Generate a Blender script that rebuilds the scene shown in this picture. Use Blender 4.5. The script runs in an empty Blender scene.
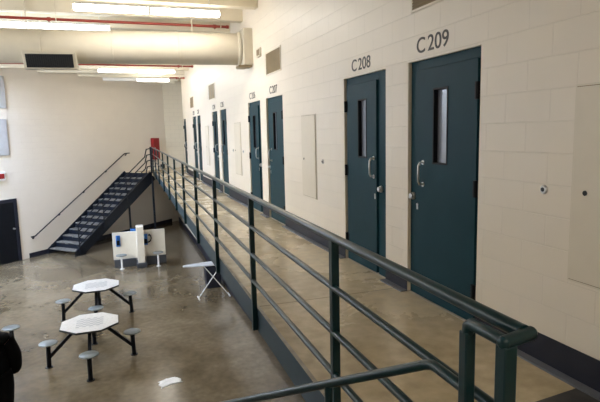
import bpy, bmesh, math, random
from mathutils import Vector, Matrix
random.seed(7)
C = bpy.context.scene.collection
PI = math.pi
G = -2.64            # ground floor level; the walkway is z = 0
XW = 2.583           # face of the cell wall
F_PX, YAW, PITCH, ROLL, EYE = 517.77, 0.334220, 0.133414, 0.023319, 1.5725

# ------------------------------------------------------------------ helpers
class MB:
    """collects shapes and links them as ONE mesh object"""
    def __init__(self):
        self.bm = bmesh.new()
    def hexa(self, pts, smooth=False):
        v = [self.bm.verts.new(p) for p in pts]
        for f in ((0,3,2,1),(4,5,6,7),(0,1,5,4),(1,2,6,5),(2,3,7,6),(3,0,4,7)):
            self.bm.faces.new([v[i] for i in f])
        return self
    def box(self, x0, x1, y0, y1, z0, z1):
        return self.hexa([(x0,y0,z0),(x1,y0,z0),(x1,y1,z0),(x0,y1,z0),(x0,y0,z1),(x1,y0,z1),(x1,y1,z1),(x0,y1,z1)])
    def obox(self, o, a, b, c, la, lb, lc):
        """oriented box: corner o, axes a,b,c with (from,to) ranges"""
        o, a, b, c = Vector(o), Vector(a), Vector(b), Vector(c)
        P = lambda i, j, k: o + a*la[i] + b*lb[j] + c*lc[k]
        return self.hexa([P(0,0,0),P(1,0,0),P(1,1,0),P(0,1,0),P(0,0,1),P(1,0,1),P(1,1,1),P(0,1,1)])
    def prism(self, poly, z0, z1):
        b = [self.bm.verts.new((x,y,z0)) for x,y in poly]; t = [self.bm.verts.new((x,y,z1)) for x,y in poly]
        n = len(poly)
        self.bm.faces.new(b[::-1]); self.bm.faces.new(t)
        for i in range(n): self.bm.faces.new([b[i], b[(i+1)%n], t[(i+1)%n], t[i]])
        return self
    def tube(self, pts, r, seg=12, caps=True, smooth=True):
        pts = [Vector(p) for p in pts]; n = len(pts)
        rs = r if isinstance(r, (list, tuple)) else [r]*n
        t0 = (pts[1]-pts[0]).normalized()
        up = Vector((0,0,1)) if abs(t0.z) < .9 else Vector((1,0,0))
        a = t0.cross(up).normalized()
        rings = []
        for i in range(n):
            if i == 0: t = pts[1]-pts[0]
            elif i == n-1: t = pts[-1]-pts[-2]
            else: t = (pts[i]-pts[i-1]).normalized() + (pts[i+1]-pts[i]).normalized()
            t.normalize()
            a = (a - t*a.dot(t)).normalized(); b = t.cross(a)
            k = 1.0
            if 0 < i < n-1:
                k = 1/max(.5, t.dot((pts[i+1]-pts[i]).normalized()))
            rings.append([self.bm.verts.new(pts[i] + (a*math.cos(2*PI*j/seg) + b*math.sin(2*PI*j/seg))*rs[i]*(k if k < 1.3 else 1.3)) for j in range(seg)])
        for i in range(n-1):
            for j in range(seg):
                f = self.bm.faces.new([rings[i][j], rings[i][(j+1)%seg], rings[i+1][(j+1)%seg], rings[i+1][j]]); f.smooth = smooth
        if caps:
            self.bm.faces.new(rings[0][::-1]); self.bm.faces.new(rings[-1])
        return self
    def lathe(self, prof, c=(0,0,0), axis=(0,0,1), seg=20):
        """prof: (radius, height) pairs along axis from c"""
        c = Vector(c); ax = Vector(axis).normalized()
        u = ax.cross(Vector((0,0,1)) if abs(ax.z) < .9 else Vector((1,0,0))).normalized(); v = ax.cross(u)
        rings = [[self.bm.verts.new(c + ax*h + (u*math.cos(2*PI*j/seg)+v*math.sin(2*PI*j/seg))*max(rr,1e-4)) for j in range(seg)] for rr, h in prof]
        for i in range(len(prof)-1):
            for j in range(seg):
                f = self.bm.faces.new([rings[i][j], rings[i][(j+1)%seg], rings[i+1][(j+1)%seg], rings[i+1][j]])
                f.smooth = True
        self.bm.faces.new(rings[0][::-1]); self.bm.faces.new(rings[-1])
        return self
    def build(self, name, m, parent=None, bevel=0.0, sharp=True):
        bmesh.ops.recalc_face_normals(self.bm, faces=self.bm.faces)
        me = bpy.data.meshes.new(name); self.bm.to_mesh(me); self.bm.free()
        if sharp:
            try: me.set_sharp_from_angle(angle=math.radians(40))
            except Exception: pass
        o = bpy.data.objects.new(name, me); C.objects.link(o)
        if m: me.materials.append(m)
        if bevel:
            md = o.modifiers.new('bevel', 'BEVEL'); md.width = bevel; md.segments = 2; md.limit_method = 'ANGLE'
        if parent is not None:
            o.parent = parent
            o.matrix_parent_inverse = Matrix.Translation(parent.location).inverted() if parent.type == 'EMPTY' and parent.get('shift') else Matrix.Identity(4)
        return o

def tag(o, label=None, cat=None, group=None, kind=None):
    if label: o['label'] = label
    if cat: o['category'] = cat
    if group: o['group'] = group
    if kind: o['kind'] = kind
    return o
def thing(name, label, cat, loc=(0,0,0), rz=0, group=None, kind=None):
    o = bpy.data.objects.new(name, None); C.objects.link(o)
    o.location = loc; o.rotation_euler = (0,0,rz); o.empty_display_size = .1
    return tag(o, label, cat, group, kind)
def dup(root, loc, rz, label):
    """copy a thing with its parts and sub-parts"""
    r = root.copy(); C.objects.link(r); r.location = loc; r.rotation_euler = (0,0,rz); r['label'] = label
    for ch in list(root.children):
        c = ch.copy(); C.objects.link(c); c.parent = r
        for g in list(ch.children):
            d = g.copy(); C.objects.link(d); d.parent = c
    return r

# ------------------------------------------------------------------ materials
def new_mat(name):
    m = bpy.data.materials.new(name); m.use_nodes = True
    return m, m.node_tree.nodes, m.node_tree.links, m.node_tree.nodes['Principled BSDF']
def mat(name, col, rough=.5, metal=0, var=.06, scale=6, bump=0, spec=.5):
    m, N, L, b = new_mat(name)
    b.inputs['Roughness'].default_value = rough; b.inputs['Metallic'].default_value = metal
    b.inputs['Specular IOR Level'].default_value = spec
    tc = N.new('ShaderNodeTexCoord'); nz = N.new('ShaderNodeTexNoise'); nz.inputs['Scale'].default_value = scale; nz.inputs['Detail'].default_value = 5
    L.new(tc.outputs['Object'], nz.inputs['Vector'])
    cr = N.new('ShaderNodeValToRGB')
    cr.color_ramp.elements[0].position = .3; cr.color_ramp.elements[1].position = .7
    cr.color_ramp.elements[0].color = tuple(c*(1-var) for c in col)+(1,)
    cr.color_ramp.elements[1].color = tuple(min(1,c*(1+var)) for c in col)+(1,)
    L.new(nz.outputs['Fac'], cr.inputs['Fac']); L.new(cr.outputs['Color'], b.inputs['Base Color'])
    if bump:
        bp = N.new('ShaderNodeBump'); bp.inputs['Strength'].default_value = bump; bp.inputs['Distance'].default_value = .01
        L.new(nz.outputs['Fac'], bp.inputs['Height']); L.new(bp.outputs['Normal'], b.inputs['Normal'])
    return m
def emit(name, col, s):
    m, N, L, b = new_mat(name)
    b.inputs['Base Color'].default_value = (.9,.9,.9,1)
    b.inputs['Emission Color'].default_value = col+(1,); b.inputs['Emission Strength'].default_value = s
    return m
def block_mat(name, col, rot=0.0, mortar=.95, axis='x', rough=.45):
    """painted concrete block: 0.4 x 0.2 m courses in running bond"""
    m, N, L, b = new_mat(name)
    b.inputs['Roughness'].default_value = rough
    g = N.new('ShaderNodeNewGeometry')
    rt = N.new('ShaderNodeVectorRotate'); rt.rotation_type = 'Z_AXIS'; rt.inputs['Angle'].default_value = rot
    L.new(g.outputs['Position'], rt.inputs['Vector'])
    sp = N.new('ShaderNodeSeparateXYZ'); L.new(rt.outputs['Vector'], sp.inputs['Vector'])
    cb = N.new('ShaderNodeCombineXYZ'); L.new(sp.outputs['X' if axis == 'x' else 'Y'], cb.inputs['X']); L.new(sp.outputs['Z'], cb.inputs['Y'])
    br = N.new('ShaderNodeTexBrick'); br.inputs['Scale'].default_value = 1
    br.inputs['Brick Width'].default_value = .4; br.inputs['Row Height'].default_value = .2
    br.inputs['Mortar Size'].default_value = .005; br.inputs['Mortar Smooth'].default_value = .6
    br.inputs['Color1'].default_value = tuple(col)+(1,); br.inputs['Color2'].default_value = tuple(c*.99 for c in col)+(1,)
    br.inputs['Mortar'].default_value = tuple(c*mortar for c in col)+(1,)
    L.new(cb.outputs['Vector'], br.inputs['Vector'])
    nz = N.new('ShaderNodeTexNoise'); nz.inputs['Scale'].default_value = 1.7; nz.inputs['Detail'].default_value = 6
    L.new(g.outputs['Position'], nz.inputs['Vector'])
    mr = N.new('ShaderNodeMapRange'); mr.inputs['To Min'].default_value = .95; mr.inputs['To Max'].default_value = 1.04
    L.new(nz.outputs['Fac'], mr.inputs['Value'])
    mx = N.new('ShaderNodeMix'); mx.data_type = 'RGBA'; mx.blend_type = 'MULTIPLY'; mx.inputs['Factor'].default_value = 1
    L.new(br.outputs['Color'], mx.inputs[6]); L.new(mr.outputs['Result'], mx.inputs[7]); L.new(mx.outputs[2], b.inputs['Base Color'])
    inv = N.new('ShaderNodeMath'); inv.operation = 'SUBTRACT'; inv.inputs[0].default_value = 1; L.new(br.outputs['Fac'], inv.inputs[1])
    n2 = N.new('ShaderNodeTexNoise'); n2.inputs['Scale'].default_value = 70; L.new(g.outputs['Position'], n2.inputs['Vector'])
    ad = N.new('ShaderNodeMath'); ad.operation = 'MULTIPLY_ADD'; ad.inputs[1].default_value = .12
    L.new(n2.outputs['Fac'], ad.inputs[0]); L.new(inv.outputs[0], ad.inputs[2])
    bp = N.new('ShaderNodeBump'); bp.inputs['Strength'].default_value = .45; bp.inputs['Distance'].default_value = .006
    L.new(ad.outputs[0], bp.inputs['Height']); L.new(bp.outputs['Normal'], b.inputs['Normal'])
    return m
def concrete_mat(name, c0, c1, c2, r0, r1, joints=()):
    """polished, stained concrete; joints = (axis, position) saw cuts"""
    m, N, L, b = new_mat(name)
    g = N.new('ShaderNodeNewGeometry')
    a = N.new('ShaderNodeTexNoise'); a.inputs['Scale'].default_value = .55; a.inputs['Detail'].default_value = 7; a.inputs['Roughness'].default_value = .62; a.inputs['Distortion'].default_value = .6
    L.new(g.outputs['Position'], a.inputs['Vector'])
    cr = N.new('ShaderNodeValToRGB'); e = cr.color_ramp.elements
    e[0].position, e[1].position = .32, .68; e[0].color = c0+(1,); e[1].color = c2+(1,)
    k = e.new(.5); k.color = c1+(1,)
    L.new(a.outputs['Fac'], cr.inputs['Fac'])
    h = N.new('ShaderNodeTexNoise'); h.inputs['Scale'].default_value = 9; h.inputs['Detail'].default_value = 8
    L.new(g.outputs['Position'], h.inputs['Vector'])
    mr = N.new('ShaderNodeMapRange'); mr.inputs['From Min'].default_value = .3; mr.inputs['From Max'].default_value = .7; mr.inputs['To Min'].default_value = .84; mr.inputs['To Max'].default_value = 1.12
    L.new(h.outputs['Fac'], mr.inputs['Value'])
    mx = N.new('ShaderNodeMix'); mx.data_type = 'RGBA'; mx.blend_type = 'MULTIPLY'; mx.inputs['Factor'].default_value = 1
    L.new(cr.outputs['Color'], mx.inputs[6]); L.new(mr.outputs['Result'], mx.inputs[7])
    out = mx.outputs[2]
    sp = N.new('ShaderNodeSeparateXYZ'); L.new(g.outputs['Position'], sp.inputs['Vector'])
    for ax, pos in joints:
        s = N.new('ShaderNodeMath'); s.operation = 'SUBTRACT'; L.new(sp.outputs[ax], s.inputs[0]); s.inputs[1].default_value = pos
        ab = N.new('ShaderNodeMath'); ab.operation = 'ABSOLUTE'; L.new(s.outputs[0], ab.inputs[0])
        lt = N.new('ShaderNodeMath'); lt.operation = 'LESS_THAN'; L.new(ab.outputs[0], lt.inputs[0]); lt.inputs[1].default_value = .007
        m2 = N.new('ShaderNodeMix'); m2.data_type = 'RGBA'; L.new(lt.outputs[0], m2.inputs['Factor'])
        L.new(out, m2.inputs[6]); m2.inputs[7].default_value = tuple(c*.5 for c in c0)+(1,); out = m2.outputs[2]
    L.new(out, b.inputs['Base Color'])
    rr = N.new('ShaderNodeMapRange'); rr.inputs['From Min'].default_value = .3; rr.inputs['From Max'].default_value = .7; rr.inputs['To Min'].default_value = r0; rr.inputs['To Max'].default_value = r1
    L.new(a.outputs['Fac'], rr.inputs['Value']); L.new(rr.outputs['Result'], b.inputs['Roughness'])
    bp = N.new('ShaderNodeBump'); bp.inputs['Strength'].default_value = .06; bp.inputs['Distance'].default_value = .01
    L.new(h.outputs['Fac'], bp.inputs['Height']); L.new(bp.outputs['Normal'], b.inputs['Normal'])
    return m

CREAM = (.79,.72,.615)
M = {}
M['block'] = block_mat('painted_block', CREAM, axis='y')
M['block_back'] = block_mat('painted_block_back', (.75,.69,.605), rot=-PI/4, mortar=.97, axis='x')
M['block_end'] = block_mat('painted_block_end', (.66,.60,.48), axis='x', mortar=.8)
M['ceiling'] = mat('ceiling_paint', (.76,.70,.57), .6, var=.03)
M['cream'] = mat('cream_paint', (.70,.635,.52), .45, var=.02)
M['duct'] = mat('duct_paint', (.57,.52,.42), .7, var=.03)
M['floor'] = concrete_mat('polished_concrete', (.090,.068,.040), (.140,.110,.070), (.195,.158,.106), .09, .24)
M['deck'] = concrete_mat('walkway_concrete', (.47,.385,.25), (.60,.50,.34), (.69,.595,.43), .18, .34, joints=(('Y',4.43),('Y',8.9),('Y',13.4),('Y',18.0)))
M['teal'] = mat('teal_door_paint', (.008,.041,.057), .45, var=.06, scale=3, spec=.10)
M['teal_frame'] = mat('teal_frame_paint', (.009,.044,.060), .45, var=.05, spec=.10)
M['rail'] = mat('green_rail_paint', (.006,.027,.033), .28, var=.10, scale=10, spec=.3)
M['fascia'] = mat('slate_channel_paint', (.017,.042,.060), .45, var=.12, scale=5, spec=.25)
M['worn'] = mat('worn_edge', (.30,.27,.22), .6, var=.3, scale=8)
M['navy'] = mat('navy_stair_paint', (.006,.010,.019), .4, var=.1, spec=.3)
M['tread'] = mat('worn_steel_tread', (.19,.185,.175), .5, metal=.2, var=.35, scale=9, bump=.3)
M['base'] = mat('navy_base_paint', (.018,.020,.031), .45, var=.1, spec=.2)
M['kerb'] = mat('grey_floor_edge', (.15,.16,.19), .3, var=.1)
M['black'] = mat('black_metal', (.006,.007,.010), .5, var=.1, spec=.15)
M['slot'] = mat('dark_slot', (.006,.007,.008), .6, var=0)
M['vent'] = mat('tan_vent_metal', (.25,.185,.10), .55, var=.1)
M['steel'] = mat('brushed_steel', (.55,.55,.55), .28, metal=.9, var=.1)
M['white_metal'] = mat('white_enamel', (.75,.75,.75), .4, var=.03)
M['red_pipe'] = mat('red_pipe_paint', (.29,.04,.028), .45, var=.1)
M['red'] = mat('red_enamel', (.27,.009,.012), .35, var=.08)
M['letter'] = mat('dark_stencil_paint', (.065,.06,.057), .6, var=.1)
M['glass'] = mat('door_glass', (.22,.24,.29), .25, var=.05, spec=.9)
M['panel_white'] = mat('white_partition', (.72,.68,.60), .5, var=.03)
M['laminate_edge'] = mat('black_laminate_edge', (.012,.012,.014), .4, var=.1)
M['seat'] = mat('grey_blue_steel', (.16,.185,.19), .4, var=.08)
M['blue'] = mat('blue_phone_shell', (.02,.13,.42), .35, var=.05)
M['board'] = mat('ironing_cover', (.58,.62,.68), .7, var=.04)
M['plinth'] = mat('dark_plinth', (.04,.045,.055), .5, var=.1)
M['acoustic'] = mat('acoustic_panel', (.44,.44,.45), .8, var=.05)
M['dark_area'] = mat('dark_grey_floor', (.05,.05,.054), .6, var=.2, scale=14, bump=.4)
M['patch'] = mat('glossy_white', (.85,.86,.88), .15, var=.05)
M['jacket'] = mat('black_cloth', (.004,.004,.005), .9, var=.2, spec=.1)
M['trouser'] = mat('dark_trouser', (.006,.006,.008), .9, var=.2, spec=.1)
M['skin'] = mat('skin', (.45,.25,.17), .5, var=.06)
M['hair'] = mat('dark_hair', (.02,.014,.01), .55, var=.2, scale=30, bump=.4)
M['shirt'] = mat('white_collar', (.5,.5,.5), .8)
M['shoe'] = mat('black_leather', (.008,.008,.008), .35)
M['lamp'] = emit('fluorescent_lens', (1.0,.945,.86), 12)
M['glow_cool'] = emit('cool_glow', (.84,.93,1.0), 5)

def tabletop_mat():
    """white laminate with a printed grey game board in the middle"""
    m, N, L, b = new_mat('printed_tabletop'); b.inputs['Roughness'].default_value = .3
    tc = N.new('ShaderNodeTexCoord')
    ck = N.new('ShaderNodeTexChecker'); ck.inputs['Scale'].default_value = 17
    ck.inputs['Color1'].default_value = (.34,.35,.37,1); ck.inputs['Color2'].default_value = (.58,.58,.58,1)
    mp = N.new('ShaderNodeMapping'); mp.inputs['Location'].default_value = (0,0,.013)
    L.new(tc.outputs['Object'], mp.inputs['Vector']); L.new(mp.outputs['Vector'], ck.inputs['Vector'])
    ab = N.new('ShaderNodeVectorMath'); ab.operation = 'ABSOLUTE'; L.new(tc.outputs['Object'], ab.inputs[0])
    sp = N.new('ShaderNodeSeparateXYZ'); L.new(ab.outputs['Vector'], sp.inputs['Vector'])
    mx = N.new('ShaderNodeMath'); mx.operation = 'MAXIMUM'; L.new(sp.outputs['X'], mx.inputs[0]); L.new(sp.outputs['Y'], mx.inputs[1])
    lt = N.new('ShaderNodeMath'); lt.operation = 'LESS_THAN'; lt.inputs[1].default_value = 4/17; L.new(mx.outputs[0], lt.inputs[0])
    nz = N.new('ShaderNodeTexNoise'); nz.inputs['Scale'].default_value = 24; nz.inputs['Detail'].default_value = 4; L.new(tc.outputs['Object'], nz.inputs['Vector'])
    cr = N.new('ShaderNodeValToRGB'); cr.color_ramp.elements[0].position = .38; cr.color_ramp.elements[1].position = .55
    cr.color_ramp.elements[0].color = (.54,.54,.53,1); cr.color_ramp.elements[1].color = (.62,.62,.62,1); L.new(nz.outputs['Fac'], cr.inputs['Fac'])
    mi = N.new('ShaderNodeMix'); mi.data_type = 'RGBA'; L.new(lt.outputs[0], mi.inputs['Factor']); L.new(cr.outputs['Color'], mi.inputs[6]); L.new(ck.outputs['Color'], mi.inputs[7])
    L.new(mi.outputs[2], b.inputs['Base Color'])
    return m
M['tabletop'] = tabletop_mat()

# ------------------------------------------------------------------ the setting
ZC = 4.08            # ceiling soffit
RIB = 3.84           # underside of the ceiling ribs
S2 = math.sqrt(.5)
U = Vector((S2, S2, 0)); V = Vector((S2, -S2, 0))      # along / away from the angled back wall
WB = Vector((-2.63, 20.62, 0))                         # foot of the stairs on the back wall
ZV = Vector((0,0,1))

def struct(name, mb, m, label, cat, bevel=0, parent=None):
    o = mb.build(name, m, parent, bevel)
    return tag(o, label, cat, kind='structure')

# cell wall with recessed door openings
OPEN = [(3.27,4.30,'near'), (4.725,5.755,'far'), (8.19,9.19,'near'), (9.60,10.57,'far'),
        (12.84,13.68,'near'), (14.07,14.86,'far'), (17.08,17.86,'near'), (18.07,18.92,'far'), (20.87,21.66,'far')]
DT = 2.18
mb = MB(); y = -3.0
for y0, y1, _ in OPEN:
    mb.box(XW, XW+.22, y, y0, G, ZC+.1)
    mb.box(XW, XW+.22, y0, y1, G, 0); mb.box(XW, XW+.22, y0, y1, DT, ZC+.1)
    y = y1
mb.box(XW, XW+.22, y, 21.76, G, ZC+.1); mb.box(XW, XW+.22, 21.76, 26.2, G, -.12)
mb.box(XW+.17, XW+.22, 3, 21.76, -.1, DT+.1)
struct('wall_right', mb, M['block'], 'long cream painted block wall with the row of teal cell doors', 'wall')

mb = MB(); mb.obox(WB, U, V, ZV, (-9.6, 7.6), (-.2, 0), (G, ZC+.1))
struct('wall_back', mb, M['block_back'], 'pale cream angled wall behind the staircase', 'wall')
mb = MB(); mb.box(2.13, 3.8, 25.40, 25.6, -.12, ZC+.1); mb.box(3.6, 3.8, 21.5, 25.4, -.12, ZC+.1)
struct('wall_end', mb, M['block_end'], 'narrow cream block end wall where the walkway stops', 'wall')
mb = MB(); mb.box(-9.2, -9, -3, 14.4, G, .6); mb.box(-9.2, -9, -3, 14.4, 3.5, ZC+.1); mb.box(-9.2, -9, -3, 6.5, .6, 3.5); mb.box(-9.2,-9,13.7,14.4,.6,3.5)
struct('wall_left', mb, M['cream'], 'cream wall with a high window on the far side of the hall', 'wall')
mb = MB(); mb.box(-9.2, XW+.22, -3.2, -3, G, ZC+.1)
struct('wall_front', mb, M['cream'], 'cream wall behind the viewer', 'wall')

mb = MB(); mb.prism([(-9.2,-3.2),(XW+.22,-3.2),(XW+.22,21.7),(3.8,21.7),(3.8,26.2),(2.8,26.2),(-9.2,14.4)], ZC, ZC+.1)
yy = 1.0
while yy < 25:
    x0 = max(-9.0, yy-23.25+.25)
    if x0 < XW: mb.box(x0, XW, yy, yy+.2, RIB, ZC)
    yy += 1.22
struct('ceiling', mb, M['ceiling'], 'cream painted ribbed ceiling', 'ceiling')
mb = MB(); mb.prism([(-9.2,-3.2),(XW+.22,-3.2),(XW+.22,26.2),(-9.2,14.4)], G-.12, G)
struct('floor', mb, M['floor'], 'polished brown grey concrete floor of the hall below', 'floor')

XR = lambda y: .93 + .018*y           # line of the guardrail
XF = lambda y: XR(y) + .030           # outer face of the walkway edge
DE = [(XF(-2.9)+.01,-2.9), (XF(22.3)+.01,22.3), (.19,23.43), (2.15,25.39), (3.6,25.40), (3.6,21.76), (XW,21.76), (XW,-2.9)]
mb = MB(); mb.prism(DE, -.12, 0); mb.prism([(-1.4,-2.9),(XF(-2.9)+.01,-2.9),(XF(1.0)+.01,1.0),(-.30,.55),(-1.4,.1)], -.12, 0)
struct('floor_upper', mb, M['deck'], 'tan polished concrete upper walkway floor', 'floor')
# channel along the walkway edge
mb = MB()
ya, yb = 1.0, 22.3
def along(mb, xo0, xo1, y0, y1, z0, z1):
    mb.hexa([(XF(y0)+xo0,y0,z0),(XF(y0)+xo1,y0,z0),(XF(y1)+xo1,y1,z0),(XF(y1)+xo0,y1,z0),
             (XF(y0)+xo0,y0,z1),(XF(y0)+xo1,y0,z1),(XF(y1)+xo1,y1,z1),(XF(y1)+xo0,y1,z1)])
along(mb, 0, .012, ya, yb, -.115, .085); along(mb, .012, .055, ya, yb, -.115, -.105)
tr = struct('trim_1', mb, M['fascia'], 'slate blue steel channel along the open edge of the walkway', 'trim')
mb = MB(); along(mb, 0, .026, ya, yb, .0852, .0905); mb.build('worn_top_edge', M['worn'], tr)['label'] = 'worn pale top edge'
# base bands
mb = MB(); y = 1.0-3.9
for y0, y1, _ in OPEN + [(21.79, 21.8, '')]:
    mb.box(XW-.006, XW, y, y0, .0, .20); y = y1
mb.box(XW-.01, XW, -2.9, 25.5, G, G+.25)
struct('baseboard_right', mb, M['base'], 'dark navy painted base along the cell wall', 'baseboard')
mb = MB(); y = -2.9
for y0, y1, _ in OPEN + [(21.79, 21.8, '')]:
    mb.box(XW-.075, XW-.006, y, y0, 0, .012); y = y1
struct('trim_2', mb, M['kerb'], 'slate grey strip at the foot of the cell wall', 'trim')
mb = MB(); mb.obox(WB, U, V, ZV, (-.80, 6.9), (0, .012), (G, G+.17)); mb.obox(WB, U, V, ZV, (-9.4, -3.0), (0, .012), (G, G+.17))
mb.obox(WB, U, V, ZV, (6.3, 6.6), (0, .01), (0, .2))
struct('baseboard_back', mb, M['base'], 'dark navy base along the angled back wall', 'baseboard')

# ------------------------------------------------------------------ cell doors
names = ['C 209 door nearest the camera', 'C 208 door, second from the camera', 'third cell door from the camera', 'fourth cell door from the camera',
         'fifth cell door from the camera', 'sixth cell door from the camera', 'seventh cell door from the camera', 'eighth cell door from the camera', 'ninth cell door, last before the end wall']
XFc = XW + .035        # face of the door frames, set back in the opening
def cell_door(i, y0, y1, hinge):
    d = thing('door_%d' % (i+1), 'teal steel %s' % names[i], 'door', (XFc, (y0+y1)/2, 0), 0, 'teal cell doors', 'structure')
    w = y1-y0; s = 1 if hinge == 'near' else -1        # local +Y (times s) points at the latch side
    H = w/2; JH, JL, LO = (.045, .115*w, .055) if hinge == 'near' else (.045, .22*w, .16)
    def yb(a, b): return (min(s*a, s*b), max(s*a, s*b))
    x0, x1 = 0, .10
    mb = MB(); mb.box(x0, x1, *yb(-H, -H+JH), 0, DT); mb.box(x0, x1, *yb(H-JL, H), 0, DT); mb.box(x0, x1, *yb(-H+JH, H-JL), DT-.085, DT)
    mb.build('door_frame', M['teal_frame'], d, .003)
    # cream reveal round the opening
    mb = MB(); mb.box(-.0345, 0, H-.004, H, 0, DT); mb.box(-.0345, 0, -H, -H+.004, 0, DT); mb.box(-.0345, 0, -H+.004, H-.004, DT-.004, DT)
    mb.build('door_reveal', M['cream'], d)
    a, b = -H+JH+.006, H-JL-.006                    # leaf, hinge edge to latch edge
    lx0, lx1 = -.022, .025
    lw = b-a; wc = (a+b)/2 + (.06 if hinge == 'near' else .05)*lw; ww = .105*w; wz0, wz1 = 1.262, 1.915
    mb = MB()
    mb.box(lx0, lx1, *yb(a, wc-ww), .015, DT-.09); mb.box(lx0, lx1, *yb(wc+ww, b), .015, DT-.09)
    mb.box(lx0, lx1, *yb(wc-ww, wc+ww), .015, wz0); mb.box(lx0, lx1, *yb(wc-ww, wc+ww), wz1, DT-.09)
    leaf = mb.build('door_leaf', M['teal'], d)
    mb = MB(); mb.box(lx1-.008, lx1-.001, *yb(wc-ww, wc+ww), wz0, wz1); mb.build('window_pane', M['glass'], leaf)
    mb = MB(); e = .014
    for q in ((wc-ww, wc-ww+e), (wc+ww-e, wc+ww)): mb.box(lx0-.004, lx1-.008, *yb(*q), wz0, wz1)
    mb.box(lx0-.004, lx1-.008, *yb(wc-ww+e, wc+ww-e), wz0, wz0+e); mb.box(lx0-.004, lx1-.008, *yb(wc-ww+e, wc+ww-e), wz1-e, wz1)
    mb.build('window_bead', M['black'], leaf)
    # pull handle
    hy = s*(b-(.115 if hinge == 'near' else .06)*w); hx = lx0
    mb = MB(); mb.tube([(hx,hy,1.07),(hx-.035,hy,1.075),(hx-.05,hy,1.10),(hx-.052,hy,1.17),(hx-.05,hy,1.24),(hx-.035,hy,1.265),(hx,hy,1.27)], .010, 10)
    mb.lathe([(.022,0),(.022,.006)], (hx,hy,1.07), (-1,0,0), 14); mb.lathe([(.022,0),(.022,.006)], (hx,hy,1.27), (-1,0,0), 14)
    mb.build('pull_handle', M['steel'], leaf)
    mb = MB(); mb.lathe([(.036,0),(.036,.016),(.026,.024),(.026,.04)], (0, s*(H-LO), .945), (-1,0,0), 18); mb.build('lock_cylinder', M['steel'], d)
    mb = MB(); mb.lathe([(.014,0),(.014,.006)], (lx0, s*(b-.03), .875), (-1,0,0), 12); mb.box(lx0-.004, lx0, *yb(b-.042, b-.018), .83, .86); mb.build('key_plate', M['steel'], leaf)
    for z in (.27, 1.10, 1.85):
        mb = MB(); mb.tube([(lx0-.012, s*(a-.01), z-.065), (lx0-.012, s*(a-.01), z+.065)], .017, 10); mb.box(lx0-.004, lx0, *yb(a-.0, a+.03), z-.06, z+.06); mb.box(-.012, 0, *yb(a-.04, a-.008), z-.06, z+.06)
        mb.build('hinge', M['black'], d)
for i, (y0, y1, h) in enumerate(OPEN): cell_door(i, y0, y1, h)

# stencilled numbers
def number(txt, y_left, w, z0, h, label):
    cu = bpy.data.curves.new('t', 'FONT'); cu.body = txt; cu.extrude = .002; cu.offset = .006
    o = bpy.data.objects.new('t', cu); C.objects.link(o)
    bpy.context.view_layer.update()
    me = bpy.data.meshes.new_from_object(o.evaluated_get(bpy.context.evaluated_depsgraph_get()))
    bpy.data.objects.remove(o)
    xs = [v.co.x for v in me.vertices]; ys = [v.co.y for v in me.vertices]
    ax, ay = min(xs), min(ys); sx, sy = (w-.03)/(max(xs)-ax), h/(max(ys)-ay)
    for v in me.vertices:
        x, yv, z = (v.co.x-ax)*sx, (v.co.y-ay)*sy, v.co.z
        v.co = (-z, -x, yv)
    t = thing('door_number', label, 'number', (XW-.001, y_left, z0), 0, 'stencilled cell numbers')
    bm = bmesh.new(); bm.from_mesh(me); bmesh.ops.remove_doubles(bm, verts=bm.verts, dist=1e-5)
    left = set(bm.verts); parts = []
    while left:
        st_ = [left.pop()]; isl = set(st_)
        while st_:
            for e_ in st_.pop().link_edges:
                for w_ in e_.verts:
                    if w_ in left: left.discard(w_); isl.add(w_); st_.append(w_)
        parts.append(isl)
    parts.sort(key=lambda q_: -max(v.co.y for v in q_))
    for isl in parts[1:]:
        for v in isl: v.co.y -= .03
    for k_, isl in enumerate(parts):
        mb = MB(); mp = {v: mb.bm.verts.new(v.co) for v in isl}
        for f_ in bm.faces:
            if f_.verts[0] in isl: mb.bm.faces.new([mp[v] for v in f_.verts])
        mb.build('letter' if k_ == 0 else 'digit', M['letter'], t)
    bm.free(); bpy.data.meshes.remove(me)
number('C209', 4.152, .475, 2.235, .135, 'dark stencilled number C 209 above the nearest cell door')
number('C208', 5.525, .465, 2.232, .130, 'dark stencilled number C 208 above the second cell door')
number('C207', 8.93, .46, 2.235, .13, 'small stencilled number C 207 above the third cell door')
number('C206', 10.40, .46, 2.235, .13, 'small stencilled number C 206 above the fourth cell door')
number('C205', 13.55, .42, 2.235, .13, 'tiny stencilled number above the fifth cell door')
number('C204', 14.75, .42, 2.235, .13, 'tiny stencilled number above the sixth cell door')
number('C203', 17.75, .42, 2.235, .13, 'faint tiny number above the seventh cell door')
number('C202', 18.80, .42, 2.235, .13, 'faint tiny number above the eighth cell door')

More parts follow.
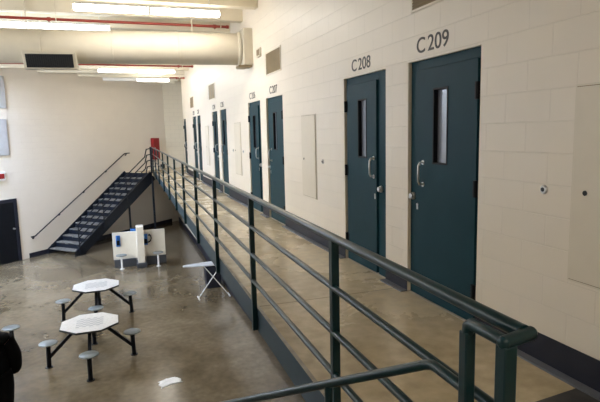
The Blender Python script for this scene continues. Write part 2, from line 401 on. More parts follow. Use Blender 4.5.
# wall vents
for (y0, y1, z0, z1), lab in zip(((3.33,4.24,2.605,3.0),(8.21,9.10,2.565,2.96),(14.3,15.22,2.52,2.95),(18.45,19.3,2.48,2.88)),
        ('tan louvred wall vent high above door C 209, cut by the top of the photo', 'tan louvred wall vent second from the camera, high above the third door',
         'tan wall vent third from the camera', 'tan wall vent farthest down the cell wall')):
    v = thing('wall_vent', lab, 'vent', (XW, (y0+y1)/2, z0), 0, 'vents high on the cell wall')
    h, w = z1-z0, (y1-y0)/2
    mb = MB(); mb.box(-.012,0,-w,w,0,.02); mb.box(-.012,0,-w,w,h-.02,h); mb.box(-.012,0,-w,-w+.02,.02,h-.02); mb.box(-.012,0,w-.02,w,.02,h-.02)
    mb.build('vent_frame', M['cream'], v)
    mb = MB(); n = 14
    for k in range(n):
        z = .02 + (h-.04)*k/n; dz = (h-.04)/n
        mb.hexa([(-.010,-w+.02,z),(-.001,-w+.02,z+dz*.6),(-.001,w-.02,z+dz*.6),(-.010,w-.02,z),(-.010,-w+.02,z+dz*.3),(-.001,-w+.02,z+dz*.95),(-.001,w-.02,z+dz*.95),(-.010,w-.02,z+dz*.3)])
    mb.box(-.001,0,-w+.02,w-.02,.02,h-.02)
    mb.build('louvre', M['vent'], v)

# access panels and round lock plugs
for (y0, y1), lab in zip(((1.80,2.405),(6.69,7.28),(11.3,11.95),(15.55,16.15)),
        ('cream flush access panel at the right edge of the photo', 'cream flush access panel between the second and third doors',
         'cream flush access panel between the fourth and fifth doors', 'cream flush access panel between the sixth and seventh doors')):
    a = thing('access_panel', lab, 'panel', (XW, (y0+y1)/2, .62), 0, 'flush access panels in the cell wall')
    w = (y1-y0)/2; h = 1.19
    mb = MB(); mb.box(-.006,0.003,-w,w,0,h); mb.build('panel_frame', M['cream'], a, .002)
    mb = MB(); mb.box(-.016,-.006,-w+.018,w-.018,.018,h-.018); mb.build('panel_cover', M['cream'], a, .002)
    mb = MB(); e = .004
    mb.box(-.0068,-.006,-w+.012,-w+.012+e,.012,h-.012); mb.box(-.0068,-.006,w-.012-e,w-.012,.012,h-.012); mb.box(-.0068,-.006,-w+.012,w-.012,.012,.012+e); mb.box(-.0068,-.006,-w+.012,w-.012,h-.012-e,h-.012)
    mb.build('panel_gap', M['vent'], a)
    mb = MB(); mb.lathe([(.016,0),(.016,.004)], (-.016, w-.11, .555), (-1,0,0), 8); mb.build('keyhole', M['slot'], a)
for yy, lab in ((2.62,'round steel lock plug on the wall right of door C 209'), (6.46,'round steel lock plug left of door C 208'),
                (11.1,'round lock plug just right of the panel between the fourth and fifth doors'), (12.15,'small lock plug just left of the panel between the fourth and fifth doors')):
    o = thing('lock_plug', lab, 'lock', (XW+.003, yy, 1.165), 0, 'lock plugs in the cell wall')
    mb = MB(); mb.lathe([(.030,0),(.030,.008),(.022,.016)], (0,0,0), (-1,0,0), 20); mb.build('plug_ring', M['steel'], o)
    mb = MB(); mb.lathe([(.014,.0161),(.014,.019)], (0,0,0), (-1,0,0), 14); mb.build('keyhole', M['slot'], o)
t = thing('thermostat', 'small cream box on the cell wall beside the second vent', 'thermostat', (XW+.004, 9.51, 2.95))
mb = MB(); mb.box(-.04,0,-.12,.12,0,.16); mb.build('case', M['cream'], t, .008)
mb = MB(); mb.box(-.046,-.04,-.08,.08,.03,.13); mb.build('cover', M['vent'], t)

# ------------------------------------------------------------------ guardrail
g = thing('guardrail', 'dark green pipe guardrail along the open edge of the walkway', 'railing')
mb = MB(); mb.tube([(XR(1.0),1.008,1.05), (XR(22.3),22.3,1.06)], .021, 14); mb.build('top_rail', M['rail'], g)
for z in (.795, .56, .335):
    mb = MB(); mb.tube([(XR(1.0),1.0,z), (XR(22.3),22.3,z)], .0175, 10); mb.build('lower_rail', M['rail'], g)
POSTS = [.5, 2.32, 4.16, 6.09, 7.94, 9.82, 11.68, 13.65, 15.8, 18.2, 20.3, 22.28]
for yp in POSTS[1:]:
    mb = MB(); x = XR(yp)+.005; q = .0205
    mb.box(x-q, x+q, yp-q, yp+q, -.105, 1.05); mb.build('post', M['rail'], g, .004)
# newel return at the near end
XA, YA, YB = .872, 1.136, .985
mb = MB(); mb.tube([(XA,YA,.3),(XA,YA,1.01),(XA,YA-.005,1.035),(XA,YA-.02,1.046),(XA,YB,1.046)], .0165, 14); mb.tube([(XA-.012,YB-.002,1.046),(XR(1)+.020,1.006,1.048)], .018, 14)
mb.lathe([(.018,0),(.015,.006),(.007,.010)], (XR(1)+.020,1.006,1.048), (1,.15,0), 14); mb.lathe([(.018,0),(.015,.006),(.007,.010)], (XA-.012,YB-.002,1.046), (-1,-.15,0), 14)
mb.build('newel_loop', M['rail'], g)
q = .0165
mb = MB(); mb.box(XA-q, XA+q, YA-q, YA+q, -.02, 1.02); mb.build('newel_post', M['rail'], g, .004)
q = .019
mb = MB(); mb.box(XA-q, XA+q, YB-q, YB+q, -.02, 1.04); mb.build('newel_post', M['rail'], g, .004)
for z in (.795, .56, .335):
    mb = MB(); mb.tube([(XA,YB,z),(XR(1),1.0,z)], .0165, 10); mb.build('rail_return', M['rail'], g)

# ------------------------------------------------------------------ near staircase (runs down out of the picture)
n = thing('staircase', 'near steel staircase at the bottom of the photo, only its sloping handrail in view', 'staircase')
P0 = Vector((.875, 1.312, .848)); D = Vector((math.cos(math.radians(111)), math.sin(math.radians(111)), 0)); SL = .518
Pe = P0 + D*4.7 - ZV*SL*4.7
mb = MB(); mb.tube([(XA,YA,.848), P0-Vector((0,.03,0)), P0-Vector((.0,.005,.002)), P0+D*.025-ZV*.012, Pe], .0165, 12); mb.build('handrail', M['rail'], n)
L = Vector((-D.y, D.x, 0))           # to the left of the descent
run, nt = 4.7, 13
for t_ in (.47, 2.4, 4.3):
    b = P0 + D*t_ - ZV*SL*t_
    mb = MB(); mb.tube([b, b-ZV*.95], .016, 10); mb.build('post', M['rail'], n)
base = P0 - ZV*.853 + D*.1
st = base + L*.02
ddir = (D - ZV*SL)
for off in (.0, 1.0):
    mb = MB(); mb.obox(base+L*off, ddir, L, ZV, (0, 4.95), (0, .03), (-.36, -.14)); mb.build('stringer', M['navy'], n)
for i in range(nt):
    a = base + D*(i*.36) - ZV*(SL*.36*(i+1))
    mb = MB(); mb.obox(a, D, L, ZV, (0,.34), (.03,1.0), (-.04,0)); mb.build('tread', M['tread'], n)

# ------------------------------------------------------------------ far staircase along the back wall
s = thing('staircase', 'dark navy open steel staircase rising along the angled back wall to the walkway', 'staircase', tuple(WB+ZV*G))
NR, TR, W = 14, .305, 1.46
RS = -G/NR; TAN = RS/TR
for v0, v1 in ((.015,.06), (W-.045, W)):
    mb = MB()
    P = lambda u, v, z: U*u + V*v + ZV*z
    a0, a1 = -.06, 13*TR
    mb.hexa([P(a0-.02,v0,0),P(.40,v0,0.0),P(.40,v1,0.0),P(a0-.02,v1,0), P(a0-.02,v0,.17),P(a0+.2,v0,.32),P(a0+.2,v1,.32),P(a0-.02,v1,.17)])
    mb.hexa([P(.30,v0,-.0),P(a1+.28,v0,13*RS-.10),P(a1+.28,v1,13*RS-.10),P(.30,v1,-.0), P(a0+.1,v0,.25),P(a1,v0,13*RS+.26),P(a1,v1,13*RS+.26),P(a0+.1,v1,.25)])
    mb.build('stringer', M['navy'], s)
for i in range(13):
    z = RS*(i+1)
    mb = MB(); mb.obox((0,0,0), U, V, ZV, (i*TR-.015, (i+1)*TR-.01), (.06, W-.045), (z-.035, z)); mb.build('tread', M['tread'], s)
    mb = MB(); mb.obox((0,0,0), U, V, ZV, ((i+1)*TR-.03, (i+1)*TR-.015), (.06, W-.045), (z-.0, z+RS-.045)); mb.build('riser', M['navy'], s)
top = 13*TR
vr = W + .02
def RP(u, z): return U*u + V*vr + ZV*(TAN*u + RS + z)
for hh in (1.0, .76, .52, .28):
    mb = MB()
    e = RP(top-.05, hh-.13)
    pts = [RP(.02, hh-.13), RP(top-.42, hh-.13), RP(top-.30, hh-.135), U*(top-.18)+V*vr+ZV*(-G+hh-.03+.02), U*(top+.08)+V*vr+ZV*(-G+hh+.02)]
    mb.tube(pts, .022, 10); mb.build('guard_rail', M['navy'], s)
for u, zt in ((.10,.87), (1.30,.87), (2.55,.87)):
    mb = MB(); mb.tube([U*u+V*vr+ZV*(TAN*u+.05), RP(u, zt)], .02, 8); mb.build('guard_post', M['navy'], s)
mb = MB(); mb.tube([U*(top+.08)+V*vr, U*(top+.08)+V*vr+ZV*(-G+1.08)], .045, 10); mb.build('newel_post', M['navy'], s)
mb = MB(); mb.tube([U*2.68+V*(W-.03), U*2.68+V*(W-.03)+ZV*(2.68*TAN)], .04, 10); mb.build('support_post', M['navy'], s)
mb = MB(); mb.obox((0,0,0), U, V, ZV, (top, top+.05), (.02, W+.05), (-G-.30, -G-.001)); mb.build('landing_beam', M['navy'], s)

h = thing('wall_handrail', 'thin dark handrail bracketed to the back wall beside the staircase', 'handrail', tuple(WB+ZV*G))
vo = .075
pt = lambda u, z: U*u + V*vo + ZV*z
mb = MB(); mb.tube([pt(-.72,.745), pt(-.55,.755), pt(-.48,.80), pt(top-.02,3.42), pt(top+.05,3.455), pt(top+.32,3.46)], .021, 10); mb.build('rail', M['navy'], h)
for u in (-.60, .55, 1.75, 2.95, top+.15):
    z = .75 if u < -.5 else (3.455 if u > top else .80+(u+.48)/(top-.02+.48)*2.62)
    mb = MB(); mb.tube([U*u+V*.0+ZV*(z-.07), U*u+V*.05+ZV*(z-.07), U*u+V*vo+ZV*(z-.015)], .011, 8); mb.lathe([(.035,0),(.035,.008)], U*u+ZV*(z-.07), V, 12); mb.build('bracket', M['navy'], h)

# unseen glowing panel added to tint the left of the back wall blue
mb = MB(); mb.box(-5.7,-4.1,15.6,17.6,ZC-.03,ZC-.005)
w1 = struct('sky_fill_panel', mb, emit('sky_fill_glow', (.52,.68,1.0), 50), 'added blue-white glowing fill panel under the ceiling outside the photo', 'window')
mb = MB(); mb.box(-5.78,-5.7,15.52,17.68,ZC-.08,ZC); mb.box(-4.1,-4.02,15.52,17.68,ZC-.08,ZC); mb.box(-5.7,-4.1,15.52,15.6,ZC-.08,ZC); mb.box(-5.7,-4.1,17.6,17.68,ZC-.08,ZC)
mb.build('fill_panel_frame', M['white_metal'], w1)
# things on the back wall
def on_wall(u, z): return WB + U*u + ZV*z
r = thing('fire_cabinet', 'red fire cabinet on the back wall at the top of the staircase', 'cabinet', tuple(on_wall(5.74,.45)), -PI/4+PI/2-PI/2)
# local x along V is awkward: build with world axes relative to the root (rotation cleared)
r.rotation_euler = (0,0,0)
mb = MB(); mb.obox((0,0,0), U, V, ZV, (0,.40), (0,.16), (0,.98)); mb.build('body', M['red'], r, .006)
mb = MB(); mb.obox((0,0,0), U, V, ZV, (.03,.37), (.16,.172), (.03,.95)); dd = mb.build('door', M['red'], r, .003)
mb = MB(); mb.obox((0,0,0), U, V, ZV, (.05,.075), (.172,.19), (.42,.56)); mb.build('handle', M['steel'], dd)
for (z0, z1, u1), lab in zip(((2.56,3.62,-1.15),(1.01,2.21,-1.20)), ('grey acoustic panel at the left edge of the photo, upper one', 'grey acoustic panel at the left edge of the photo, lower one')):
    o = thing('acoustic_panel', lab, 'panel', tuple(on_wall(u1-1.2,z0)), 0, 'acoustic panels on the back wall')
    mb = MB(); mb.obox((0,0,0), U, V, ZV, (.015,1.185), (0,.045), (.015,z1-z0-.015)); mb.build('padding', M['acoustic'], o, .008)
    mb = MB(); h_ = z1-z0
    mb.obox((0,0,0), U, V, ZV, (0,1.2), (0,.04), (0,.015)); mb.obox((0,0,0), U, V, ZV, (0,1.2), (0,.04), (h_-.015,h_)); mb.obox((0,0,0), U, V, ZV, (0,.015), (0,.04), (.015,h_-.015)); mb.obox((0,0,0), U, V, ZV, (1.185,1.2), (0,.04), (.015,h_-.015))
    mb.build('panel_frame', M['acoustic'], o)
o = thing('wall_sign', 'small red and white sign at the left edge above the dark door', 'sign', tuple(on_wall(-1.95,.18)))
mb = MB(); mb.obox((0,0,0), U, V, ZV, (0,.52), (0,.05), (0,.29)); mb.build('sign_case', M['white_metal'], o, .008)
mb = MB(); mb.obox((0,0,0), U, V, ZV, (.04,.48), (.05,.055), (.06,.23)); mb.build('sign_face', M['red'], o)
# dark door at the left
d = thing('door_10', 'nearly black steel door in the back wall at the left edge', 'door', tuple(on_wall(-2.08,G)), 0, None, 'structure')
mb = MB(); mb.obox((0,0,0), U, V, ZV, (.86,.98), (0,.03), (0,2.17)); mb.obox((0,0,0), U, V, ZV, (-.12,0), (0,.03), (0,2.17)); mb.obox((0,0,0), U, V, ZV, (0,.86), (0,.03), (2.05,2.17)); mb.build('door_frame', M['base'], d)
mb = MB(); mb.obox((0,0,0), U, V, ZV, (0,.86), (0,.015), (0,2.05)); lf = mb.build('door_leaf', M['black'], d)
mb = MB(); mb.lathe([(.03,0),(.03,.01),(.012,.012),(.012,.04),(.028,.05),(.026,.075),(.01,.085)], U*.78+V*.015+ZV*1.15, V, 16); mb.build('door_knob', M['steel'], lf)

# ------------------------------------------------------------------ ceiling: lights, pipes, duct
def light(x0, x1, yc, z, label, m, rods=True, two=True, off=False):
    t = thing('ceiling_light', label, 'light', ((x0+x1)/2, yc, z), 0, 'fluorescent ceiling lights')
    w = (x1-x0)/2
    mb = MB(); mb.hexa([(-w,-.068,.0755),(w,-.068,.0755),(w,.068,.0755),(-w,.068,.0755),(-w,-.05,.12),(w,-.05,.12),(w,.05,.12),(-w,.05,.12)]); mb.build('housing', M['white_metal'], t)
    for a, b in (((-w,-.012),(.012,w)) if two else ((-w,w),)):
        mb = MB(); mb.hexa([(a,-.085,0),(b,-.085,0),(b,.085,0),(a,.085,0),(a,-.07,.075),(b,-.07,.075),(b,.07,.075),(a,.07,.075)]); mb.build('lens', M['white_metal'] if off and a < 0 else m, t)
    if two:
        mb = MB(); mb.box(-.022,.022,-.092,.092,-.006,.078); mb.build('joint_cover', M['white_metal'], t)
    if rods:
        for x in (-w*.2, w*.86):
            mb = MB(); mb.tube([(x,0,.12),(x,0,ZC-z)], .008, 8); mb.build('hanger_rod', M['white_metal'], t)
light(-.53, 1.84, 9.44, 3.62, 'long fluorescent light nearest the camera at the top of the photo', M['lamp'])
light(-.43, 1.95, 18.1, 3.61, 'long fluorescent light below the second red pipe', M['lamp'])
light(-.36, 2.02, 20.9, 3.60, 'fluorescent light farthest back near the end wall, its left half unlit', M['lamp'], off=True)
light(-2.6, .0, 11.35, 3.66, 'cool white glowing strip half hidden behind the duct', M['glow_cool'], two=False)  # glowing strip for the bright band above the duct
# unseen hall lights out of the frame: added fill, landing one inferred from lit reveals
light(-5.6, -3.2, 9.44, 3.62, 'added fluorescent fill light over the left of the hall, outside the photo', M['lamp'])
light(-1.9, .5, -1.3, 3.62, 'long fluorescent light over the near landing, outside the photo', M['lamp'])
light(-6.6, -4.2, 5.6, 3.62, 'added fluorescent fill light low on the left of the hall, outside the photo', M['lamp'])
light(-7.2, -4.8, 12.6, 3.62, 'added fluorescent fill light by the window, outside the photo', M['lamp'])

for (x0, x1, yy, zz), lab in zip(((-6.0,2.27,10.70,3.70),(-4.5,2.42,17.05,3.70),(2.02,2.575,20.55,3.70)),
        ('red sprinkler pipe nearest the camera, above the duct', 'red sprinkler pipe second from the camera, below the duct', 'short red sprinkler pipe at the far end')):
    p = thing('sprinkler_pipe', lab, 'pipe', (x1, yy, zz), 0, 'red sprinkler pipes under the ceiling')
    mb = MB(); mb.tube([(x0-x1,0,0),(0,0,0)], .026, 12); mb.build('pipe', M['red_pipe'], p)
    for x in ([-.28, -3.3] if yy < 12 else [-.45] if yy < 20 else [-.3]):
        mb = MB(); mb.lathe([(.036,-.03),(.036,.03)], (x,0,0), (1,0,0), 14); mb.tube([(x,0,0),(x,0,-.055)], .012, 8); mb.build('coupling', M['red_pipe'], p)
        mb = MB(); mb.tube([(x+.12,0,0),(x+.12,0,ZC-zz if abs(((yy-1.0)%1.22)) > .2 else RIB-zz)], .006, 6); mb.lathe([(.031,-.01),(.031,.01)], (x+.12,0,0), (1,0,0), 14); mb.build('pipe_hanger', M['cream'], p)
    mb = MB(); mb.lathe([(.034,-.05),(.034,.0),(.02,.01)], (0,0,0), (1,0,0), 14); mb.build('end_cap', M['red_pipe'], p)

DA = Vector((2.42,10.37,3.215)); DD = Vector((-4.4,.41,0)).normalized(); DN = Vector((DD.y,-DD.x,0))
if DN.y > 0: DN = -DN                     # towards the camera
DR = .302
u = thing('air_duct', 'big round cream air duct crossing under the ceiling', 'duct', (0,0,0))
mb = MB(); prof = []; k = 0.0
while k < 7.2:
    prof += [(DR, k), (DR, k+1.17), (DR+.006, k+1.175), (DR+.006, k+1.195)]; k += 1.2
mb.lathe(prof, DA, DD, 40); mb.build('duct_pipe', M['duct'], u)
mb = MB(); mb.lathe([(DR+.0,.0),(DR+.025,.015),(DR+.025,.05),(DR+.005,.07)], DA-DD*.0, DD, 40); mb.build('collar', M['duct'], u)
mb = MB(); mb.box(2.40, XW, 10.00, 10.74, 2.87, 3.56); mb.build('wall_box', M['duct'], u, .01)
mb = MB(); mb.box(2.30, 2.56, 10.02, 10.30, 2.835, 2.868); mb.build('bracket', M['vent'], u)
# diffuser on the duct
Q = lambda a, n_, z: DA + DD*a + DN*n_ + ZV*(z-DA.z)
a0, a1 = 3.06, 3.84
mb = MB()
f0, f1 = (.325, 3.035), (.245, 2.815)     # outward offset, height: top and bottom of the face
mb.hexa([Q(a0-.05,.08,2.785),Q(a1+.05,.08,2.785),Q(a1+.05,f1[0]-.02,2.785),Q(a0-.05,f1[0]-.02,2.785), Q(a0-.05,.08,3.075),Q(a1+.05,.08,3.075),Q(a1+.05,f0[0]-.0,3.075),Q(a0-.05,f0[0]-.0,3.075)])
df = mb.build('diffuser', M['duct'], u, .006)
mb = MB(); e = .012
nn = Vector((DN.x*.94, DN.y*.94, -.34))
def fp(a, t): return Q(a, f0[0]+(f1[0]-f0[0])*t - .004, f0[1]+(f1[1]-f0[1])*t)
A, B, Cc, Dd = fp(a0,0), fp(a1,0), fp(a1,1), fp(a0,1)
mb.hexa([A-nn*.02,B-nn*.02,Cc-nn*.02,Dd-nn*.02,A+nn*.012,B+nn*.012,Cc+nn*.012,Dd+nn*.012]); mb.build('grille_back', M['slot'], df)
mb = MB()
for k in range(22):
    x = a0+.02+(a1-a0-.04)*k/21
    mb.tube([fp(x,.03)+nn*.013, fp(x,.97)+nn*.013], .004, 6)
mb.build('grille_bars', M['black'], df)
for a in (.92, 3.85):
    b = DA + DD*a
    mb = MB(); mb.tube([b+ZV*DR, Vector((b.x,b.y,ZC))], .012, 8); mb.build('hanger_rod', M['cream'], u)

# ------------------------------------------------------------------ tables with fixed stools
t = thing('stool_table', 'octagonal white game table with four fixed stools, nearer of the two in view', 'table', (-.71,10.13,G), 0, 'octagonal tables with fixed stools')
RT = .55
def octo(r): return [(r*math.cos(PI/8+k*PI/4), r*math.sin(PI/8+k*PI/4)) for k in range(8)]
mb = MB(); mb.prism(octo(RT), .725, .757); mb.build('tabletop_core', M['laminate_edge'], t, .003)
mb = MB(); mb.prism(octo(RT-.012), .757, .7605); mb.build('tabletop', M['tabletop'], t)
mb = MB(); mb.box(-.30,.30,-.05,.05,.70,.725); mb.box(-.05,.05,-.30,.30,.699,.7249); mb.build('top_bracket', M['black'], t)
for (dx, dy, rr) in ((1,0,.735),(-1,0,.735),(0,1,.83),(0,-1,.83)):
    mb = MB(); a = Vector((dx,dy,0)); b = Vector((-dy,dx,0))
    p0, p1 = a*.22+ZV*.70, a*(rr-.01)+ZV*.20
    dr = (p1-p0).normalized(); nn_ = b.cross(dr)
    mb.obox(p0, dr, b, nn_, (0,(p1-p0).length), (-.03,.03), (-.028,.028)); mb.build('strut', M['black'], t)
    mb = MB(); mb.tube([a*(rr+.015), a*rr+ZV*.455], .04, 12); mb.lathe([(.07,0),(.07,.01)], a*(rr+.015), (0,0,1), 14); lg = mb.build('stool_post', M['black'], t)
    mb = MB(); mb.lathe([(.06,.435),(.15,.448),(.162,.456),(.162,.468),(.156,.473)], a*rr, (0,0,1), 28); mb.build('stool_seat', M['seat'], t)
dup(t, (-.69,12.71,G), 0, 'octagonal white game table with four fixed stools, farther one beyond the first')
dup(t, (-2.985,11.28,G), 0, 'octagonal table at the left edge, only one of its stools showing beside the person')

# ------------------------------------------------------------------ phone booth partition
b = thing('phone_partition', 'low white two panel phone partition with a raised middle post on the hall floor', 'partition', (.48,17.4,G))
mb = MB(); mb.box(-.84,-.10,-.03,.03,.25,1.13); mb.build('panel', M['panel_white'], b, .006)
mb = MB(); mb.box(.10,.79,-.03,.03,.27,1.14); mb.build('panel', M['panel_white'], b, .006)
mb = MB(); mb.box(-.105,.115,-.42,.08,.16,1.32); mb.build('middle_post', M['panel_white'], b, .01)
mb = MB(); mb.box(-.15,.17,-.48,.12,0,.16); mb.build('post_base', M['plinth'], b, .02)
mb = MB(); mb.box(-.82,-.15,-.10,.06,0,.25); mb.build('plinth', M['plinth'], b, .01)
mb = MB(); mb.box(.17,.80,-.10,.06,0,.27); mb.build('plinth', M['plinth'], b, .01)
def phone(loc, label, cord):
    p = thing('wall_phone', label, 'phone', loc, 0, 'blue wall phones on the partition')
    mb = MB(); mb.box(-.065,.065,-.05,0,0,.36); mb.build('phone_body', M['blue'], p, .012)
    mb = MB(); mb.box(-.045,.045,-.055,-.05,.05,.20); mb.build('keypad', M['black'], p)
    if cord:
        mb = MB(); mb.tube([(.10,-.02,.30),(.13,-.03,.33),(.17,-.03,.28),(.18,-.03,.20),(.15,-.03,.12),(.10,-.03,.09),(.04,-.04,.08)], [.022,.026,.02,.016,.02,.024,.012], 10); mb.build('handset', M['black'], p)
    else:
        mb = MB(); mb.tube([(-.03,-.065,.33),(-.03,-.085,.30),(-.03,-.085,.24),(-.03,-.065,.21)], [.022,.016,.016,.022], 10); mb.build('handset', M['blue'], p)
phone((-.19,17.368,G+.68), 'blue wall phone on the left white panel', False)
phone((.655,17.368,G+.66), 'blue wall phone with black handset beside the middle post', True)
p = thing('wall_phone', 'blue phone behind the partition, only its top showing beside the middle post', 'phone', (.30,17.431,G+.9), 0, 'blue wall phones on the partition')
mb = MB(); mb.box(-.09,.07,0,.06,0,.30); mb.build('phone_body', M['blue'], p, .012)
st = thing('floor_stool', 'small pedestal stool in front of the left partition panel', 'stool', (-.12,17.05,G), 0, 'pedestal stools at the phones')
mb = MB(); mb.lathe([(.07,0),(.07,.012),(.028,.02),(.028,.42),(.05,.43)], (0,0,0), (0,0,1), 16); mb.build('pedestal', M['white_metal'], st)
mb = MB(); mb.lathe([(.05,.43),(.165,.435),(.17,.45),(.165,.462)], (0,0,0), (0,0,1), 24); mb.build('seat', M['seat'], st)
dup(st, (1.0,16.98,G), 0, 'small pedestal stool in front of the right partition panel')

# ------------------------------------------------------------------ ironing board under the walkway
i = thing('ironing_board', 'white folding ironing board with crossed legs below the walkway edge', 'ironing board', (1.35,13.05,G))
outl = []
for k in range(25):
    t_ = k/24; w_ = .02 + .155*min(1, (t_/.5))**.7 if t_ < .5 else .175
    outl.append((t_*1.25, w_))
poly = [(x, -w_) for x, w_ in outl] + [(x, w_) for x, w_ in outl[::-1]]
mb = MB(); mb.prism(poly, .875, .915); mb.build('board', M['board'], i, .01)
for dy in (.02,):
    mb = MB(); mb.tube([(.36,.13*0+dy*1.2,.012),(1.02,dy,.88)], .014, 8); mb.build('leg', M['white_metal'], i)
    mb = MB(); mb.tube([(1.15,dy*1.1,.012),(.50,dy*.8,.88)], .012, 8); mb.build('leg', M['white_metal'], i)
for x, q_ in ((.36,.15),(1.15,.14)):
    mb = MB(); mb.tube([(x,-q_,.02),(x,q_,.02)], .02, 8); mb.build('foot_bar', M['white_metal'], i)
k = thing('storage_bin', 'dark bin on the floor below the walkway behind the ironing board', 'bin', (2.25,14.0,G))
mb = MB(); mb.hexa([(-.19,-.17,0),(.19,-.17,0),(.19,.17,0),(-.19,.17,0),(-.22,-.2,.62),(.22,-.2,.62),(.22,.2,.62),(-.22,.2,.62)]); mb.build('body', M['base'], k, .02)
mb = MB(); mb.box(-.235,.235,-.215,.215,.62,.66); mb.build('lid', M['black'], k, .015)

# ------------------------------------------------------------------ small floor things
mb = MB(); Nn = 14
vs = {}
for a in range(Nn+1):
    for c in range(Nn+1):
        x, yv = (a/Nn-.5), (c/Nn-.5)
        edge = 1 + .12*math.sin(5*x+3*yv) + .1*math.cos(9*yv)
        z = .006 + .010*abs(math.sin(9*x+4*yv)*math.cos(7*yv-3*x)) + .006*random.random()
        if a in (0,Nn) or c in (0,Nn): z = .004
        vs[a,c] = mb.bm.verts.new((x*.36*edge, yv*.26*edge, z))
for a in range(Nn):
    for c in range(Nn):
        mb.bm.faces.new([vs[a,c],vs[a+1,c],vs[a+1,c+1],vs[a,c+1]])
o = mb.build('crumpled_patch', M['patch']); o.location = (.565,8.70,G); o.rotation_euler = (0,0,.3)
md = o.modifiers.new('thick','SOLIDIFY'); md.thickness = .003
tag(o, 'thin crumpled glossy white patch on the hall floor', 'patch')  # thin crumpled white mesh for a bright patch on the floor
mb = MB(); mb.prism([(1.5,.2),(2.50,.2),(2.50,2.23),(1.5,2.13)], 0, .008)
tag(mb.build('dark_floor_area', M['dark_area'], None, .002), 'thin dark floor area at the bottom right corner by the wall base', 'mat')  # thin dark slab over the deck corner

# ------------------------------------------------------------------ the person at the left edge
def skin_mesh(name, verts, edges, m, parent, sub=2, root=0):
    me = bpy.data.meshes.new(name); me.from_pydata([v[0] for v in verts], edges, []); me.materials.append(m)
    o = bpy.data.objects.new(name, me); C.objects.link(o); o.parent = parent
    sk = o.modifiers.new('skin', 'SKIN'); sk.use_smooth_shade = True
    for i_, v in enumerate(verts):
        d_ = me.skin_vertices[0].data[i_]; r_ = v[1]
        d_.radius = r_ if isinstance(r_, tuple) else (r_, r_); d_.use_root = (i_ == root)
    sb = o.modifiers.new('sub', 'SUBSURF'); sb.levels = sub; sb.render_levels = sub
    return o
pe = thing('person', 'person in dark jacket standing on the hall floor, cut by the left edge', 'person', (-1.965,8.46,G), math.radians(15)); pe.scale = (.94,.94,.93)
# local frame: +y is where the person faces, +x their right hand
body = [((0,0,.95),(.15,.105)), ((0,.0,1.12),(.135,.10)), ((0,.01,1.28),(.15,.105)), ((0,0,1.40),(.09,.08)), ((0,.005,1.50),.058), ((0,.015,1.56),.058),
        ((0,.02,1.62),(.068,.082)), ((0,.015,1.70),(.074,.092)), ((0,.01,1.76),(.055,.07)),
        ((.19,-.005,1.32),.055), ((.29,-.03,1.04),.045), ((.29,.03,.82),.036), ((.25,.09,.74),.04),
        ((-.19,-.005,1.32),.055), ((-.29,-.03,1.04),.045), ((-.29,.03,.82),.036), ((-.25,.09,.74),.04),
        ((.09,0,.86),.085), ((.10,.015,.48),.056), ((.105,-.01,.10),.040), ((.11,.10,.035),.032),
        ((-.09,0,.86),.085), ((-.10,.015,.48),.056), ((-.105,-.01,.10),.040), ((-.11,.10,.035),.032),
        ((0,.113,1.645),.014)]
be = [(0,1),(1,2),(2,3),(3,4),(4,5),(5,6),(6,7),(7,8),(3,9),(9,10),(10,11),(11,12),(3,13),(13,14),(14,15),(15,16),(0,17),(17,18),(18,19),(19,20),(0,21),(21,22),(22,23),(23,24),(6,25)]
bd = skin_mesh('body', body, be, M['skin'], pe)
jk = [((0,0,.68),(.26,.19)), ((0,0,.98),(.24,.18)), ((0,.0,1.12),(.235,.175)), ((0,.01,1.28),(.25,.18)), ((0,0,1.36),(.21,.16)), ((0,0,1.45),(.135,.125)),
      ((.21,-.005,1.30),.13), ((.30,-.03,1.04),.118), ((.30,.03,.80),.11), ((.25,.10,.70),.095),
      ((-.21,-.005,1.30),.13), ((-.30,-.03,1.04),.125), ((-.30,.03,.80),.11), ((-.25,.10,.70),.095)]
je = [(0,1),(1,2),(2,3),(3,4),(4,5),(4,6),(6,7),(7,8),(8,9),(4,10),(10,11),(11,12),(12,13)]
skin_mesh('jacket', jk, je, M['jacket'], pe)
tk = [((0,0,.93),(.22,.16)), ((.13,0,.78),.15), ((.14,.015,.48),.135), ((.125,-.01,.12),.10), ((-.13,0,.78),.15), ((-.14,.015,.48),.135), ((-.125,-.01,.12),.10)]
skin_mesh('trousers', tk, [(0,1),(1,2),(2,3),(0,4),(4,5),(5,6)], M['trouser'], pe)
for sx in (1,-1):
    mb = MB(); mb.prism([(sx*.11+a*.052, .06+c*.145) for a, c in ((-.8,-1),(.8,-1),(1,-.4),(1,.5),(.6,.95),(-.6,.95),(-1,.5),(-1,-.4))], 0, .075); mb.build('shoe', M['shoe'], pe, .02)
mb = MB(); bmesh.ops.create_icosphere(mb.bm, subdivisions=3, radius=1)
for v in list(mb.bm.verts):
    x, yv, z = v.co
    if (yv > .35 and z < .45) or z < -.75: mb.bm.verts.remove(v)
    else: v.co = (x*.092, yv*.112-.005, z*.125+1.715)
hr = mb.build('hair', M['hair'], pe)
for f in hr.data.polygons: f.use_smooth = True
md = hr.modifiers.new('thick','SOLIDIFY'); md.thickness = .012
mb = MB(); mb.lathe([(.080,0),(.076,.03),(.070,.05)], (0,.0,1.475), (0,.1,1), 20); mb.build('collar', M['shirt'], pe)
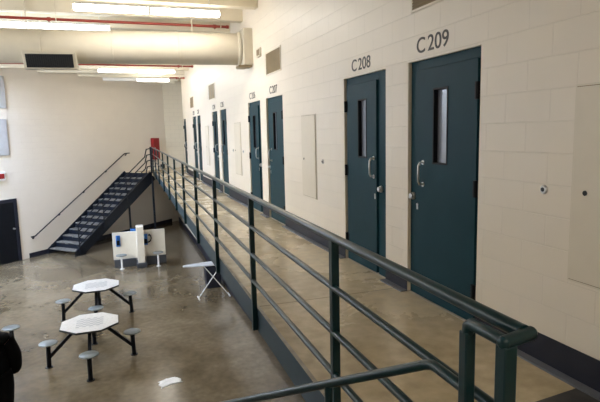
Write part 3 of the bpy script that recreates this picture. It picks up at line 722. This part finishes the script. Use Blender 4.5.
for sx in (1,-1):
    mb = MB(); bmesh.ops.create_icosphere(mb.bm, subdivisions=2, radius=1)
    for v in mb.bm.verts: v.co = (v.co.x*.012+sx*.083, v.co.y*.02+.012, v.co.z*.033+1.655)
    mb.build('ear', M['skin'], pe)
    mb = MB(); bmesh.ops.create_icosphere(mb.bm, subdivisions=2, radius=1)
    for v in mb.bm.verts: v.co = (v.co.x*.012+sx*.032, v.co.y*.008+.100, v.co.z*.008+1.675)
    mb.build('eye', M['slot'], pe)
mb = MB(); mb.tube([(-.025,.098,1.60),(0,.104,1.598),(.025,.098,1.60)], .006, 6); mb.build('mouth', M['red'], pe)

# ------------------------------------------------------------------ light
def area(name, loc, target, sx, sy, power, col):
    l = bpy.data.lights.new(name, 'AREA'); l.shape = 'RECTANGLE'; l.size = sx; l.size_y = sy; l.energy = power; l.color = col
    o = bpy.data.objects.new(name, l); C.objects.link(o); o.location = loc
    o.rotation_euler = (Vector(target)-Vector(loc)).to_track_quat('-Z', 'Y').to_euler()
    return o
# daylight through the high window in the left wall
area('window_daylight', (-8.95, 10.1, 2.05), (-2, 20.0, .3), 7.0, 2.6, 330, (.85,.92,1.0))
W_ = bpy.data.worlds.new('World'); bpy.context.scene.world = W_; W_.use_nodes = True
bg = W_.node_tree.nodes['Background']; bg.inputs['Color'].default_value = (.75,.86,1,1); bg.inputs['Strength'].default_value = 1.0

# ------------------------------------------------------------------ camera
cam = bpy.data.cameras.new('Camera'); co = bpy.data.objects.new('Camera', cam); C.objects.link(co)
cam.sensor_width = 36; cam.lens = F_PX/600*36; cam.clip_start = .05; cam.clip_end = 200
f = Vector((math.sin(YAW)*math.cos(PITCH), math.cos(YAW)*math.cos(PITCH), -math.sin(PITCH)))
r0 = Vector((math.cos(YAW), -math.sin(YAW), 0)); d0 = f.cross(r0)
rr = r0*math.cos(ROLL) + d0*math.sin(ROLL); dd = -r0*math.sin(ROLL) + d0*math.cos(ROLL)
up = -dd; bk = -f
co.matrix_world = Matrix(((rr.x,up.x,bk.x,0),(rr.y,up.y,bk.y,0),(rr.z,up.z,bk.z,EYE),(0,0,0,1)))
sc = bpy.context.scene; sc.camera = co
sc.view_settings.view_transform = 'Standard'; sc.view_settings.look = 'None'; sc.view_settings.gamma = 1; sc.view_settings.use_curve_mapping = False
sc.view_settings.exposure = 1.32
sc.cycles.max_bounces = 10; sc.cycles.diffuse_bounces = 6
